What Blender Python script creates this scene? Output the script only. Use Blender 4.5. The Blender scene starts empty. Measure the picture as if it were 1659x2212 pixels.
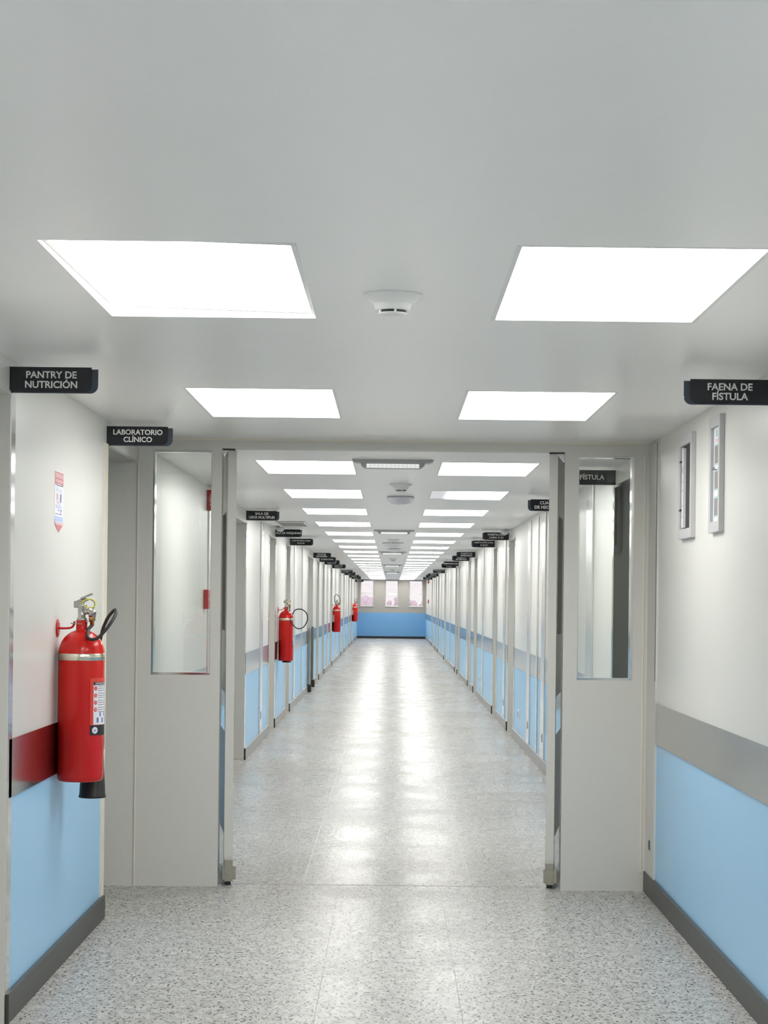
import bpy, bmesh, math, random
from mathutils import Matrix, Vector
random.seed(7)
PI = math.pi
scene = bpy.context.scene
C = scene.collection

# ------------------------------------------------------------------ camera
FOC = 4140.0                       # focal length in pixels of the 1659 x 2212 frame
cam_d = bpy.data.cameras.new('camera')
cam = bpy.data.objects.new('camera', cam_d)
C.objects.link(cam)
EYE = 1.49
cam.location = (0, 0, EYE)
cam.rotation_euler = (Matrix.Rotation(PI / 2, 4, 'X') @ Matrix.Rotation(0.0112, 4, 'Z')).to_euler()
cam_d.sensor_fit = 'VERTICAL'
cam_d.sensor_height = 36.0
cam_d.sensor_width = 27.0
cam_d.lens = FOC * 36.0 / 2212.0
cam_d.shift_x = -16.5 / 2212.0
cam_d.shift_y = 191.5 / 2212.0
cam_d.clip_start = 0.05
cam_d.clip_end = 900
scene.camera = cam

# ------------------------------------------------------------------ world, view, lamp strength
world = bpy.data.worlds.new('sky'); scene.world = world
world.use_nodes = True
bg = world.node_tree.nodes['Background']
bg.inputs[0].default_value = (0.98, 0.885, 0.945, 1)
bg.inputs[1].default_value = 0.60
scene.view_settings.view_transform = 'Standard'
scene.view_settings.look = 'None'
scene.view_settings.exposure = 0.90
scene.view_settings.gamma = 1.0
scene.view_settings.use_curve_mapping = False
LAMP = 5.2
LAMP_COL = (1.0, 0.985, 0.955)
cy = scene.cycles
cy.use_denoising = True
cy.max_bounces = 14
cy.diffuse_bounces = 8
cy.glossy_bounces = 6
cy.transparent_max_bounces = 12
cy.sample_clamp_indirect = 6.0
cy.caustics_reflective = False
cy.caustics_refractive = False

CEIL = 2.318
XN, XF = 1.335, 1.357              # wall planes this side of / beyond the glazed doors
YP = 9.92                          # the door partition
YE = 75.3                          # end wall

# ------------------------------------------------------------------ materials
def new_mat(name):
    m = bpy.data.materials.new(name); m.use_nodes = True
    nt = m.node_tree
    return m, nt, nt.nodes['Principled BSDF']

def mat(name, col, rough=0.5, metal=0.0, spec=0.5, coat=0.0, grain=0.0, gscale=60.0, emis=None, estr=0.0):
    m, nt, b = new_mat(name)
    b.inputs['Base Color'].default_value = (*col, 1)
    b.inputs['Roughness'].default_value = rough
    b.inputs['Metallic'].default_value = metal
    b.inputs['Specular IOR Level'].default_value = spec
    b.inputs['Coat Weight'].default_value = coat
    if emis:
        b.inputs['Emission Color'].default_value = (*emis, 1)
        b.inputs['Emission Strength'].default_value = estr
    if grain:
        tc = nt.nodes.new('ShaderNodeTexCoord')
        n = nt.nodes.new('ShaderNodeTexNoise'); n.inputs['Scale'].default_value = gscale
        n.inputs['Detail'].default_value = 3
        mx = nt.nodes.new('ShaderNodeMix'); mx.data_type = 'RGBA'
        mx.inputs[6].default_value = (*[c * (1 - grain) for c in col], 1)
        mx.inputs[7].default_value = (*[min(1, c * (1 + grain)) for c in col], 1)
        nt.links.new(tc.outputs['Object'], n.inputs['Vector'])
        nt.links.new(n.outputs['Fac'], mx.inputs[0])
        nt.links.new(mx.outputs[2], b.inputs['Base Color'])
    return m

def wall_mat(name, upper, lower, split, rough=0.32):
    m, nt, b = new_mat(name)
    geo = nt.nodes.new('ShaderNodeNewGeometry')
    sep = nt.nodes.new('ShaderNodeSeparateXYZ')
    gt = nt.nodes.new('ShaderNodeMath'); gt.operation = 'GREATER_THAN'; gt.inputs[1].default_value = split
    n = nt.nodes.new('ShaderNodeTexNoise'); n.inputs['Scale'].default_value = 2.2; n.inputs['Detail'].default_value = 4
    mx = nt.nodes.new('ShaderNodeMix'); mx.data_type = 'RGBA'
    mx.inputs[6].default_value = (*lower, 1); mx.inputs[7].default_value = (*upper, 1)
    hs = nt.nodes.new('ShaderNodeHueSaturation')
    mr = nt.nodes.new('ShaderNodeMapRange')
    mr.inputs[3].default_value = 0.975; mr.inputs[4].default_value = 1.02
    L = nt.links.new
    L(geo.outputs['Position'], sep.inputs[0]); L(sep.outputs['Z'], gt.inputs[0]); L(gt.outputs[0], mx.inputs[0])
    L(geo.outputs['Position'], n.inputs['Vector']); L(n.outputs['Fac'], mr.inputs[0]); L(mr.outputs[0], hs.inputs['Value'])
    L(mx.outputs[2], hs.inputs['Color']); L(hs.outputs[0], b.inputs['Base Color'])
    b.inputs['Roughness'].default_value = rough
    return m

M_WALL = wall_mat('wall_paint', (0.70, 0.698, 0.66), (0.335, 0.61, 0.87), 0.885)
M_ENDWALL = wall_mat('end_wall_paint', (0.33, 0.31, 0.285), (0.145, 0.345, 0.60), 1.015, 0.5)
M_CEIL = mat('ceiling_paint', (0.90, 0.885, 0.87), rough=0.30, spec=0.5, grain=0.012, gscale=3)
M_GREY = mat('grey_enamel', (0.62, 0.615, 0.575), rough=0.42, grain=0.02, gscale=40)
M_GREYD = mat('dark_grey_enamel', (0.50, 0.50, 0.475), rough=0.45, grain=0.02, gscale=40)
M_SLAB = mat('door_slab_grey', (0.40, 0.40, 0.38), rough=0.4)
M_STEEL = mat('polished_steel', (0.72, 0.72, 0.71), rough=0.11, metal=1.0)
M_STRIP = mat('satin_steel', (0.74, 0.735, 0.71), rough=0.2, metal=0.5)
M_BRUSH = mat('brushed_steel', (0.56, 0.555, 0.54), rough=0.16, metal=1.0, grain=0.04, gscale=14)
M_JAMBST = mat('dark_steel', (0.33, 0.33, 0.31), rough=0.2, metal=0.9)
M_SKIRTD = mat('dark_skirting', (0.055, 0.053, 0.048), rough=0.38, spec=0.4, grain=0.15, gscale=12)
M_SKIRT = mat('worn_steel_skirting', (0.36, 0.345, 0.325), rough=0.35, metal=0.35, grain=0.22, gscale=9)
M_RUBBER = mat('black_rubber', (0.015, 0.015, 0.016), rough=0.55)
M_BLACK = mat('black_plastic', (0.012, 0.012, 0.013), rough=0.4)
M_CREAM = mat('cream_sealant', (0.74, 0.70, 0.60), rough=0.6)
M_WHITE = mat('white_plastic', (0.80, 0.80, 0.78), rough=0.38)
M_PAPER = mat('paper', (0.80, 0.80, 0.84), rough=0.6)
M_DOME = mat('opal_plastic', (0.62, 0.62, 0.66), rough=0.25)
M_RED = mat('red_enamel', (0.58, 0.010, 0.007), rough=0.2, spec=0.35, coat=0.1)
M_REDP = mat('red_plastic', (0.42, 0.02, 0.03), rough=0.35)
M_REDLAB = mat('orange_red_label', (0.70, 0.055, 0.035), rough=0.45)
M_LABW = mat('label_white', (0.78, 0.78, 0.86), rough=0.5)
M_LABK = mat('label_black', (0.02, 0.02, 0.022), rough=0.45)
M_BRASS = mat('brass', (0.50, 0.36, 0.16), rough=0.3, metal=1.0)
M_CHROME = mat('nickel', (0.47, 0.46, 0.44), rough=0.2, metal=1.0)
M_BAND = mat('champagne_band', (0.74, 0.70, 0.58), rough=0.18, metal=1.0)
M_PIVOT = mat('bronze_steel', (0.40, 0.38, 0.31), rough=0.42, metal=0.8)
M_YEL = mat('yellow_seal', (0.80, 0.74, 0.05), rough=0.4)
M_NAVY = mat('black_acrylic', (0.010, 0.011, 0.016), rough=0.12)
M_SLATE = mat('slate_blue_acrylic', (0.045, 0.060, 0.082), rough=0.12)
M_LETTER = mat('white_lettering', (0.76, 0.77, 0.75), rough=0.5)
M_ALU = mat('satin_aluminium', (0.60, 0.60, 0.61), rough=0.35, metal=0.6)
M_ALU2 = mat('grey_frame_plastic', (0.50, 0.50, 0.51), rough=0.4)
M_TEAL = mat('teal_ink', (0.15, 0.45, 0.48), rough=0.6)
M_PRGREY = mat('grey_print', (0.25, 0.235, 0.225), rough=0.6, grain=0.25, gscale=60)
M_PINK = mat('pink_print', (0.70, 0.42, 0.44), rough=0.6)
M_REDPR = mat('red_print', (0.60, 0.22, 0.23), rough=0.6)
M_BLUEPR = mat('blue_print', (0.45, 0.55, 0.78), rough=0.6)
M_NAVYPR = mat('navy_print', (0.12, 0.16, 0.34), rough=0.6)
M_GREENPR = mat('green_print', (0.45, 0.62, 0.52), rough=0.6)
M_VENT = mat('vent_grey', (0.42, 0.42, 0.41), rough=0.5)
M_DARKHOLE = mat('dark_interior', (0.02, 0.018, 0.018), rough=0.5)
M_WELD = mat('vinyl_weld', (0.54, 0.54, 0.52), rough=0.45)
M_SEAM = mat('vinyl_seam', (0.22, 0.21, 0.19), rough=0.5)
M_DIFF = mat('lit_diffuser', (0.8, 0.8, 0.8), rough=0.5, emis=LAMP_COL, estr=LAMP)
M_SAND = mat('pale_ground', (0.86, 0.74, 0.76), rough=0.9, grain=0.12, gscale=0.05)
M_LEAF = mat('haze_tinted_leaves', (0.82, 0.72, 0.80), rough=0.9, grain=0.2, gscale=0.4)  # pale mauve puts distance haze into the tree colour
M_BARK = mat('haze_tinted_bark', (0.30, 0.24, 0.24), rough=0.9)  # bark tinted for the same distance haze

def half_lit():
    """A diffuser whose tubes have faded at the end nearer the corridor's middle."""
    m, nt, b = new_mat('half_lit_diffuser')
    tc = nt.nodes.new('ShaderNodeTexCoord'); sep = nt.nodes.new('ShaderNodeSeparateXYZ')
    r = nt.nodes.new('ShaderNodeMapRange'); r.inputs[1].default_value = -0.20; r.inputs[2].default_value = 0.06; r.interpolation_type = 'SMOOTHSTEP'
    r.inputs[3].default_value = 0.26; r.inputs[4].default_value = LAMP
    nt.links.new(tc.outputs['Object'], sep.inputs[0]); nt.links.new(sep.outputs['X'], r.inputs[0])
    nt.links.new(r.outputs[0], b.inputs['Emission Strength'])
    b.inputs['Emission Color'].default_value = (0.97, 0.99, 1, 1)
    b.inputs['Base Color'].default_value = (0.3, 0.31, 0.33, 1)
    return m
M_HALF = half_lit()

def lens_mat():
    m, nt, b = new_mat('cellular_lens')
    b.inputs['Base Color'].default_value = (0.8, 0.8, 0.8, 1)
    b.inputs['Emission Color'].default_value = (1, 1, 1, 1)
    b.inputs['Emission Strength'].default_value = 0.35
    return m
M_LENS = lens_mat()

def glass_mat(name, tint, ior=1.5):
    m = bpy.data.materials.new(name); m.use_nodes = True
    nt = m.node_tree; nt.nodes.clear()
    out = nt.nodes.new('ShaderNodeOutputMaterial'); mix = nt.nodes.new('ShaderNodeMixShader')
    fr = nt.nodes.new('ShaderNodeFresnel'); fr.inputs[0].default_value = ior
    tr = nt.nodes.new('ShaderNodeBsdfTransparent'); tr.inputs[0].default_value = (*tint, 1)
    gl = nt.nodes.new('ShaderNodeBsdfGlossy'); gl.inputs['Roughness'].default_value = 0.01
    nt.links.new(fr.outputs[0], mix.inputs[0]); nt.links.new(tr.outputs[0], mix.inputs[1])
    nt.links.new(gl.outputs[0], mix.inputs[2]); nt.links.new(mix.outputs[0], out.inputs[0])
    return m
M_GLASS = glass_mat('clear_glass', (0.955, 0.97, 0.955))

def floor_mat():
    m, nt, b = new_mat('speckled_vinyl')
    L = nt.links.new
    geo = nt.nodes.new('ShaderNodeNewGeometry')
    mp = nt.nodes.new('ShaderNodeMapping'); mp.inputs['Scale'].default_value = (1.0, 0.55, 1.0)
    L(geo.outputs['Position'], mp.inputs['Vector'])
    def noise(scale, detail, src, dist=0.0):
        n = nt.nodes.new('ShaderNodeTexNoise'); n.inputs['Scale'].default_value = scale
        n.inputs['Detail'].default_value = detail; n.inputs['Distortion'].default_value = dist
        L(src, n.inputs['Vector']); return n
    def ramp(src, a, c, lo=0.0, hi=1.0):
        r = nt.nodes.new('ShaderNodeMapRange'); r.inputs[1].default_value = a; r.inputs[2].default_value = c
        r.inputs[3].default_value = lo; r.inputs[4].default_value = hi
        L(src, r.inputs[0]); return r
    def mixc(fac, a, c):
        x = nt.nodes.new('ShaderNodeMix'); x.data_type = 'RGBA'
        L(fac, x.inputs[0])
        for v, i in ((a, 6), (c, 7)):
            if isinstance(v, tuple): x.inputs[i].default_value = (*v, 1)
            else: L(v, x.inputs[i])
        return x.outputs[2]
    base = mixc(ramp(noise(26, 3, mp.outputs[0]).outputs['Fac'], 0.40, 0.62).outputs[0], (0.39, 0.385, 0.365), (0.50, 0.495, 0.475))
    base = mixc(ramp(noise(70, 2, mp.outputs[0]).outputs['Fac'], 0.60, 0.66, 0, 0.55).outputs[0], base, (0.58, 0.57, 0.52))
    dark = ramp(noise(80, 1.5, mp.outputs[0], 0.6).outputs['Fac'], 0.585, 0.625, 0, 0.92).outputs[0]
    base = mixc(dark, base, (0.085, 0.085, 0.080))
    mid = ramp(noise(60, 2, mp.outputs[0], 0.3).outputs['Fac'], 0.60, 0.66, 0, 0.55).outputs[0]
    base = mixc(mid, base, (0.19, 0.188, 0.175))
    L(base, b.inputs['Base Color'])
    worn = noise(1.6, 5, geo.outputs['Position'])
    L(ramp(worn.outputs['Fac'], 0.3, 0.7, 0.20, 0.33).outputs[0], b.inputs['Roughness'])
    b.inputs['Specular IOR Level'].default_value = 0.036
    mp2 = nt.nodes.new('ShaderNodeMapping'); mp2.inputs['Scale'].default_value = (1.0, 2.2, 1.0)
    L(geo.outputs['Position'], mp2.inputs['Vector'])
    bump = nt.nodes.new('ShaderNodeBump'); bump.inputs['Strength'].default_value = 0.06; bump.inputs['Distance'].default_value = 0.01
    L(noise(5, 3, mp2.outputs[0]).outputs['Fac'], bump.inputs['Height'])
    L(bump.outputs[0], b.inputs['Normal'])
    return m
M_FLOOR = floor_mat()

# ------------------------------------------------------------------ mesh helpers
class MB:
    def __init__(self): self.bm = bmesh.new()
    def box(self, x0, x1, y0, y1, z0, z1, bev=0.0):
        r = bmesh.ops.create_cube(self.bm, size=1.0)
        vs = r['verts']
        for v in vs:
            v.co = Vector((x0 + (v.co.x + .5) * (x1 - x0), y0 + (v.co.y + .5) * (y1 - y0), z0 + (v.co.z + .5) * (z1 - z0)))
        if bev:
            es = {e for v in vs for e in v.link_edges}
            bmesh.ops.bevel(self.bm, geom=list(es), offset=bev, segments=2, affect='EDGES', profile=0.5)
        return self
    def rbox(self, size, mtx, bev=0.0):
        r = bmesh.ops.create_cube(self.bm, size=1.0)
        vs = r['verts']
        for v in vs: v.co = Vector((v.co.x * size[0], v.co.y * size[1], v.co.z * size[2]))
        if bev:
            es = {e for v in vs for e in v.link_edges}
            g = bmesh.ops.bevel(self.bm, geom=list(es), offset=bev, segments=2, affect='EDGES', profile=0.5)
            vs = list({v for v in g['verts']} | {v for v in vs if v.is_valid})
        bmesh.ops.transform(self.bm, matrix=mtx, verts=vs)
        return self
    def lathe(self, prof, seg=40, mtx=Matrix.Identity(4), caps=True):
        rings = []
        for r, z in prof:
            if r < 1e-6:
                rings.append([self.bm.verts.new(mtx @ Vector((0, 0, z)))])
            else:
                rings.append([self.bm.verts.new(mtx @ Vector((r * math.cos(2 * PI * i / seg), r * math.sin(2 * PI * i / seg), z))) for i in range(seg)])
        for a, b in zip(rings[:-1], rings[1:]):
            for i in range(seg):
                j = (i + 1) % seg
                if len(a) == 1 and len(b) == 1: continue
                if len(a) == 1: f = self.bm.faces.new((a[0], b[j], b[i]))
                elif len(b) == 1: f = self.bm.faces.new((a[i], a[j], b[0]))
                else: f = self.bm.faces.new((a[i], a[j], b[j], b[i]))
                f.smooth = True
        if caps:
            for ring in (rings[0], rings[-1]):
                if len(ring) > 1: self.bm.faces.new(ring)
        return self
    def tube(self, pts, r, seg=12, caps=True):
        pts = [Vector(p) for p in pts]
        rings = []; up = None
        for i, p in enumerate(pts):
            t = (pts[min(i + 1, len(pts) - 1)] - pts[max(i - 1, 0)]).normalized()
            if up is None:
                up = Vector((0, 0, 1)) if abs(t.z) < 0.9 else Vector((1, 0, 0))
            n = (up - t * up.dot(t)).normalized(); up = n
            bn = t.cross(n)
            rr = r[i] if isinstance(r, (list, tuple)) else r
            rings.append([self.bm.verts.new(p + (n * math.cos(2 * PI * k / seg) + bn * math.sin(2 * PI * k / seg)) * rr) for k in range(seg)])
        for a, b in zip(rings[:-1], rings[1:]):
            for k in range(seg):
                f = self.bm.faces.new((a[k], a[(k + 1) % seg], b[(k + 1) % seg], b[k])); f.smooth = True
        if caps:
            self.bm.faces.new(rings[0]); self.bm.faces.new(rings[-1])
        return self
    def prism(self, poly, t0, t1, axis='Y'):
        """poly: outline in the plane across the axis; extruded along it from t0 to t1."""
        def P(a, c, t):
            return {'Y': (a, t, c), 'X': (t, a, c), 'Z': (a, c, t)}[axis]
        A = [self.bm.verts.new(P(a, c, t0)) for a, c in poly]
        B = [self.bm.verts.new(P(a, c, t1)) for a, c in poly]
        n = len(poly)
        self.bm.faces.new(A); self.bm.faces.new(B)
        for i in range(n):
            self.bm.faces.new((A[i], A[(i + 1) % n], B[(i + 1) % n], B[i]))
        return self
    def build(self, name, m, parent=None, loc=(0, 0, 0)):
        bmesh.ops.recalc_face_normals(self.bm, faces=self.bm.faces[:])
        me = bpy.data.meshes.new(name); self.bm.to_mesh(me); self.bm.free()
        me.materials.append(m)
        o = bpy.data.objects.new(name, me); C.objects.link(o)
        o.location = loc
        if parent: o.parent = parent
        return o

def curve_pts(ctrl, n=10):
    """Catmull-Rom through the control points."""
    P = [Vector(p) for p in ctrl]; P = [P[0] * 2 - P[1]] + P + [P[-1] * 2 - P[-2]]
    out = []
    for i in range(1, len(P) - 2):
        a, b, c, d = P[i - 1], P[i], P[i + 1], P[i + 2]
        for k in range(n):
            t = k / n
            out.append(0.5 * ((2 * b) + (c - a) * t + (2 * a - 5 * b + 4 * c - d) * t * t + (3 * b - a - 3 * c + d) * t ** 3))
    out.append(P[-2]); return out

def thing(name, label, cat, loc=(0, 0, 0), group=None, rot=(0, 0, 0)):
    o = bpy.data.objects.new(name, None); C.objects.link(o)
    o.empty_display_size = 0.1
    o.location = loc; o.rotation_euler = rot
    o['label'] = label; o['category'] = cat
    if group: o['group'] = group
    return o
def tag(o, label, cat, group=None):
    o['label'] = label; o['category'] = cat
    if group: o['group'] = group
    return o
def struct(o, label=None, cat=None):
    o['kind'] = 'structure'
    if label: o['label'] = label
    if cat: o['category'] = cat
    return o
def dup(root, loc, label=None, rot=None):
    r = root.copy(); C.objects.link(r); r.location = loc
    if rot is not None: r.rotation_euler = rot
    if label: r['label'] = label
    for ch in list(root.children):
        c = ch.copy(); C.objects.link(c); c.parent = r
        for g in list(ch.children):
            d = g.copy(); C.objects.link(d); d.parent = c
    return r

_text = {}
def text_mesh(s, size, bold=0.0, spacing=1.0):
    key = (s, size, bold, spacing)
    if key in _text: return _text[key].copy()
    cu = bpy.data.curves.new('lettering', 'FONT')
    cu.body = s; cu.size = size; cu.align_x = 'CENTER'; cu.align_y = 'CENTER'
    cu.offset = bold * size; cu.extrude = 0.0006; cu.space_character = spacing; cu.resolution_u = 4
    ob = bpy.data.objects.new('lettering', cu); C.objects.link(ob)
    dg = bpy.context.evaluated_depsgraph_get()
    me = bpy.data.meshes.new_from_object(ob.evaluated_get(dg))
    bpy.data.objects.remove(ob); bpy.data.curves.remove(cu)
    _text[key] = me
    return me.copy()
def text_obj(name, lines, m, parent, fn):
    """lines: (string, cx, cz, size, bold). fn maps a flat (x, z, depth) point to the part's own space."""
    bm = bmesh.new()
    for s, cx, cz, size, bold in lines:
        me = text_mesh(s, size, bold)
        n0 = len(bm.verts)
        bm.from_mesh(me); bm.verts.ensure_lookup_table()
        for v in bm.verts[n0:]:
            v.co = Vector(fn(v.co.x + cx, v.co.y + cz, v.co.z))
        bpy.data.meshes.remove(me)
    me = bpy.data.meshes.new(name); bm.to_mesh(me); bm.free(); me.materials.append(m)
    o = bpy.data.objects.new(name, me); C.objects.link(o)
    if parent: o.parent = parent
    return o

# ------------------------------------------------------------------ floor and ceiling
ROWS = [-1.58, 1.44, 4.45, 7.53] + [11.42 + 2.97 * k for k in range(22)]  # first two rows are unseen, added to brighten the near walls and ceiling
LX0, LX1, RX0, RX1 = -0.832, -0.232, 0.283, 0.883
LLEN = 1.19
YB = -4.0
struct(MB().box(-1.75, 1.75, YB - .2, YE + .3, -0.12, 0.0).build('floor', M_FLOOR))
b = MB()
xs = [-1.75, LX0, LX1, RX0, RX1, 1.75]
ys = [YB - .2]
for y in ROWS: ys += [y, y + LLEN]
ys.append(YE + .3)
vg = [[b.bm.verts.new((x, y, CEIL)) for y in ys] for x in xs]
for i in range(5):
    for j in range(len(ys) - 1):
        q = (vg[i][j], vg[i + 1][j], vg[i + 1][j + 1], vg[i][j + 1])
        if i in (1, 3) and j % 2 == 1:
            up = [b.bm.verts.new(v.co + Vector((0, 0, 0.06))) for v in q]
            for k in range(4):
                b.bm.faces.new((q[k], q[(k + 1) % 4], up[(k + 1) % 4], up[k]))
        else:
            b.bm.faces.new(q)
b.box(-1.75, 1.75, YB - .2, YE + .3, CEIL + .06, CEIL + .12)
struct(b.build('ceiling', M_CEIL))

# weld lines and seams in the vinyl
struct(MB().box(-.4512, -.4478, 10.12, YE, 0.0, 0.0008).build('trim_1', M_WELD))
struct(MB().box(.4338, .4372, 10.12, YE, 0.0, 0.0008).build('trim_2', M_WELD))
struct(MB().box(-.2595, -.2575, 5.9, 9.6, 0.0, 0.0006).build('trim_3', M_SEAM))
struct(MB().box(.268, .270, 5.9, 9.3, 0.0, 0.0006).build('trim_4', M_SEAM))
struct(MB().box(-.80, .80, 10.02, 10.035, 0.0, 0.0006).build('trim_5', M_SEAM))

# ------------------------------------------------------------------ side walls
OP_H = 2.205
NEAR_L = [(YB, 5.5), (6.67, 8.92)]
NEAR_R = [(YB, 9.92)]
FAR_L = [(10.02, 16.4), (17.75, 21.15), (22.25, 24.5), (25.5, 30.9), (32.9, 34.6), (35.7, 37.5), (38.5, 42.3), (43.5, 49.6),
         (50.9, 53.6), (54.8, 59.8), (61.2, 63.6), (64.9, 69.2), (70.2, 72.6), (73.4, YE)]
FAR_R = [(11.7, 14.0), (14.9, 21.1), (22.2, 24.6), (25.5, 30.3), (31.4, 32.7), (33.7, 37.8), (39.1, 39.6), (40.6, 47.6), (49.0, 54.6),
         (55.8, 57.6), (58.7, 63.2), (64.4, YE)]
WT = 0.26
def wall(side, near, far, name):
    s = -1 if side == 'L' else 1
    b = MB()
    for segs, x, end in ((near, XN, 9.97), (far, XF, YE + .1)):
        for k, (y0, y1) in enumerate(segs):
            b.box(min(s * x, s * (x + WT)), max(s * x, s * (x + WT)), y0, y1, 0, CEIL)
        lo = YB if x == XN else 9.98
        spans = [lo] + [v for sg in segs for v in sg] + [end]
        for a, c in zip(spans[0::2], spans[1::2]):
            if c - a > 0.05:
                b.box(min(s * x, s * (x + WT)), max(s * x, s * (x + WT)), a, c, OP_H, CEIL)
    return struct(b.build(name, M_WALL))
wall('L', NEAR_L, FAR_L, 'wall_left')
wall('R', NEAR_R, FAR_R, 'wall_right')
struct(MB().box(-1.62, 1.62, YB - .2, YB, 0, CEIL).build('wall_back', M_WALL))

trim_n = [5]
def trim(b, m):
    trim_n[0] += 1
    return struct(b.build('trim_%d' % trim_n[0], m))
def sx(s, x, t):
    """x range of something that stands t proud of the wall plane x on side s (-1 left, 1 right)."""
    return (min(s * x, s * (x - t)), max(s * x, s * (x - t)))

for s, near, far, bname in ((-1, NEAR_L, FAR_L, 'baseboard_left'), (1, NEAR_R, FAR_R, 'baseboard_right')):
    for segs, x in ((near, XN), (far, XF)):
        for y0, y1 in segs:
            g0, g1 = sx(s, x, 0.006)
            b = MB().box(g0, g1, y0 + .02, y1 - .02 if x == XF else y1, 0.785, 0.99)
            if x == XN and s == 1:
                b = MB().box(g0, g1, y0 + .02, 9.66, 0.785, 0.99)
            trim(b, M_BRUSH)
            g0, g1 = sx(s, x, 0.018)
            if x == XN:
                struct(MB().box(g0, g1, y0, y1, 0.0, 0.105, 0.003).build(bname, M_SKIRTD))
            else:
                o = struct(MB().box(g0, g1, y0 + .05, y1, 0.0, 0.105, 0.003).build(bname, M_SKIRT))
                MB().box(g0, g1, y0, y0 + .05, 0.0, 0.105).build('end_cap', M_RUBBER, o)

# side door recesses
door_n = [1]
def recess(s, x, y0, y1, jamb=M_GREY, far_jamb=True, depth=0.2, casing=None):
    door_n[0] += 1
    o = bpy.data.objects.new('door_%d' % door_n[0], None); C.objects.link(o)
    o.location = (s * x, (y0 + y1) / 2, 0); struct(o)
    def bx(b, u0, u1, a, c, z0, z1):          # u: distance outwards from the wall plane
        b.box(min(s * u0, s * u1), max(s * u0, s * u1), a - o.location.y, c - o.location.y, z0, z1)
    f = MB()
    if far_jamb: bx(f, -.004, depth, y1 - .012, y1 + .0, 0, OP_H)
    bx(f, -.004, depth, y0, y0 + .012, 0, OP_H)
    bx(f, -.004, depth, y0 + .012, y1 - .012, OP_H - .012, OP_H)
    f.build('door_frame', jamb, o)
    k = MB(); 
    if far_jamb: bx(k, -.006, 0.0, y1, y1 + .07, 0, OP_H)
    bx(k, -.006, 0.0, y0 - .07, y0, 0.105, OP_H)
    k.build('casing', casing or M_STEEL, o)
    d = MB(); bx(d, depth, depth + .045, y0 - .03, y1 + .03, 0, OP_H + .04); d.build('door_slab', M_SLAB, o)
    h = MB(); hy = y1 - .12
    bx(h, depth - .05, depth - .035, hy - .1, hy + .02, 1.0, 1.02); bx(h, depth - .05, depth, hy, hy + .02, 1.0, 1.02)
    h.build('door_handle', M_STEEL, o)
    return o
recess(-1, XN, 5.5, 6.67)
recess(-1, XN, 8.92, 9.92, jamb=M_GREYD, far_jamb=False, depth=0.24, casing=M_CREAM)
for segs, s in ((FAR_L, -1), (FAR_R, 1)):
    for (a0, a1), (b0, b1) in zip(segs[:-1], segs[1:]):
        recess(s, XF, a1, b0)
recess(1, XF, 10.02, 11.7, jamb=M_JAMBST)

# vertical steel cover strips
for s, x, y0, w in ((-1, XF, 19.75, .34), (-1, XF, 14.1, .28), (-1, XF, 26.5, .3), (-1, XF, 28.9, .06), (-1, XF, 40.4, .3), (-1, XF, 46.2, .3),
                    (-1, XF, 57.0, .3), (1, XF, 12.9, .40), (1, XF, 16.85, .36), (1, XF, 17.68, .10), (1, XF, 18.65, .36),
                    (1, XF, 22.75, .34), (1, XF, 28.2, .3), (1, XF, 33.9, .5), (1, XF, 44.0, .3), (1, XF, 52.0, .3), (1, XF, 61.0, .3)):
    g0, g1 = sx(s, x, 0.012)
    o = trim(MB().box(g0, g1, y0, y0 + w, 0.105, CEIL - .03, 0.003), M_STRIP)
    if w > .2:
        g0, g1 = sx(s, x, 0.0125)
        b = MB()
        for zz in (2.19, 1.02):
            b.box(g0, g1, y0 + .04, y0 + .055, zz, zz + .012); b.box(g0, g1, y0 + w - .06, y0 + w - .045, zz + .03, zz + .042)
        b.build('screw', M_BLACK, o)
    if y0 in (16.85, 18.65, 22.75, 19.75):
        g0, g1 = sx(s, x, 0.013)
        MB().box(g0, g1, y0 + .10, y0 + .18, 0.25, 0.325).build('slot', M_BLACK, o)

# grey steel strip on the right wall just before the partition, with its open joint
o = trim(MB().box(*sx(1, XN, .01), 9.60, YP, 0.105, CEIL - .01), M_GREY)
MB().box(*sx(1, XN, .0105), 9.605, 9.625, 1.1, CEIL - .02).build('open_joint', M_BLACK, o)
MB().box(*sx(1, XN, .0105), 9.72, 9.79, 0.235, 0.285).build('slot', M_BLACK, o)
# steel corner of the near left door, cream corner bead by the laboratory door
trim(MB().box(-1.345, -1.327, 8.91, 8.93, 0.105, OP_H), M_CREAM)

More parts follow.
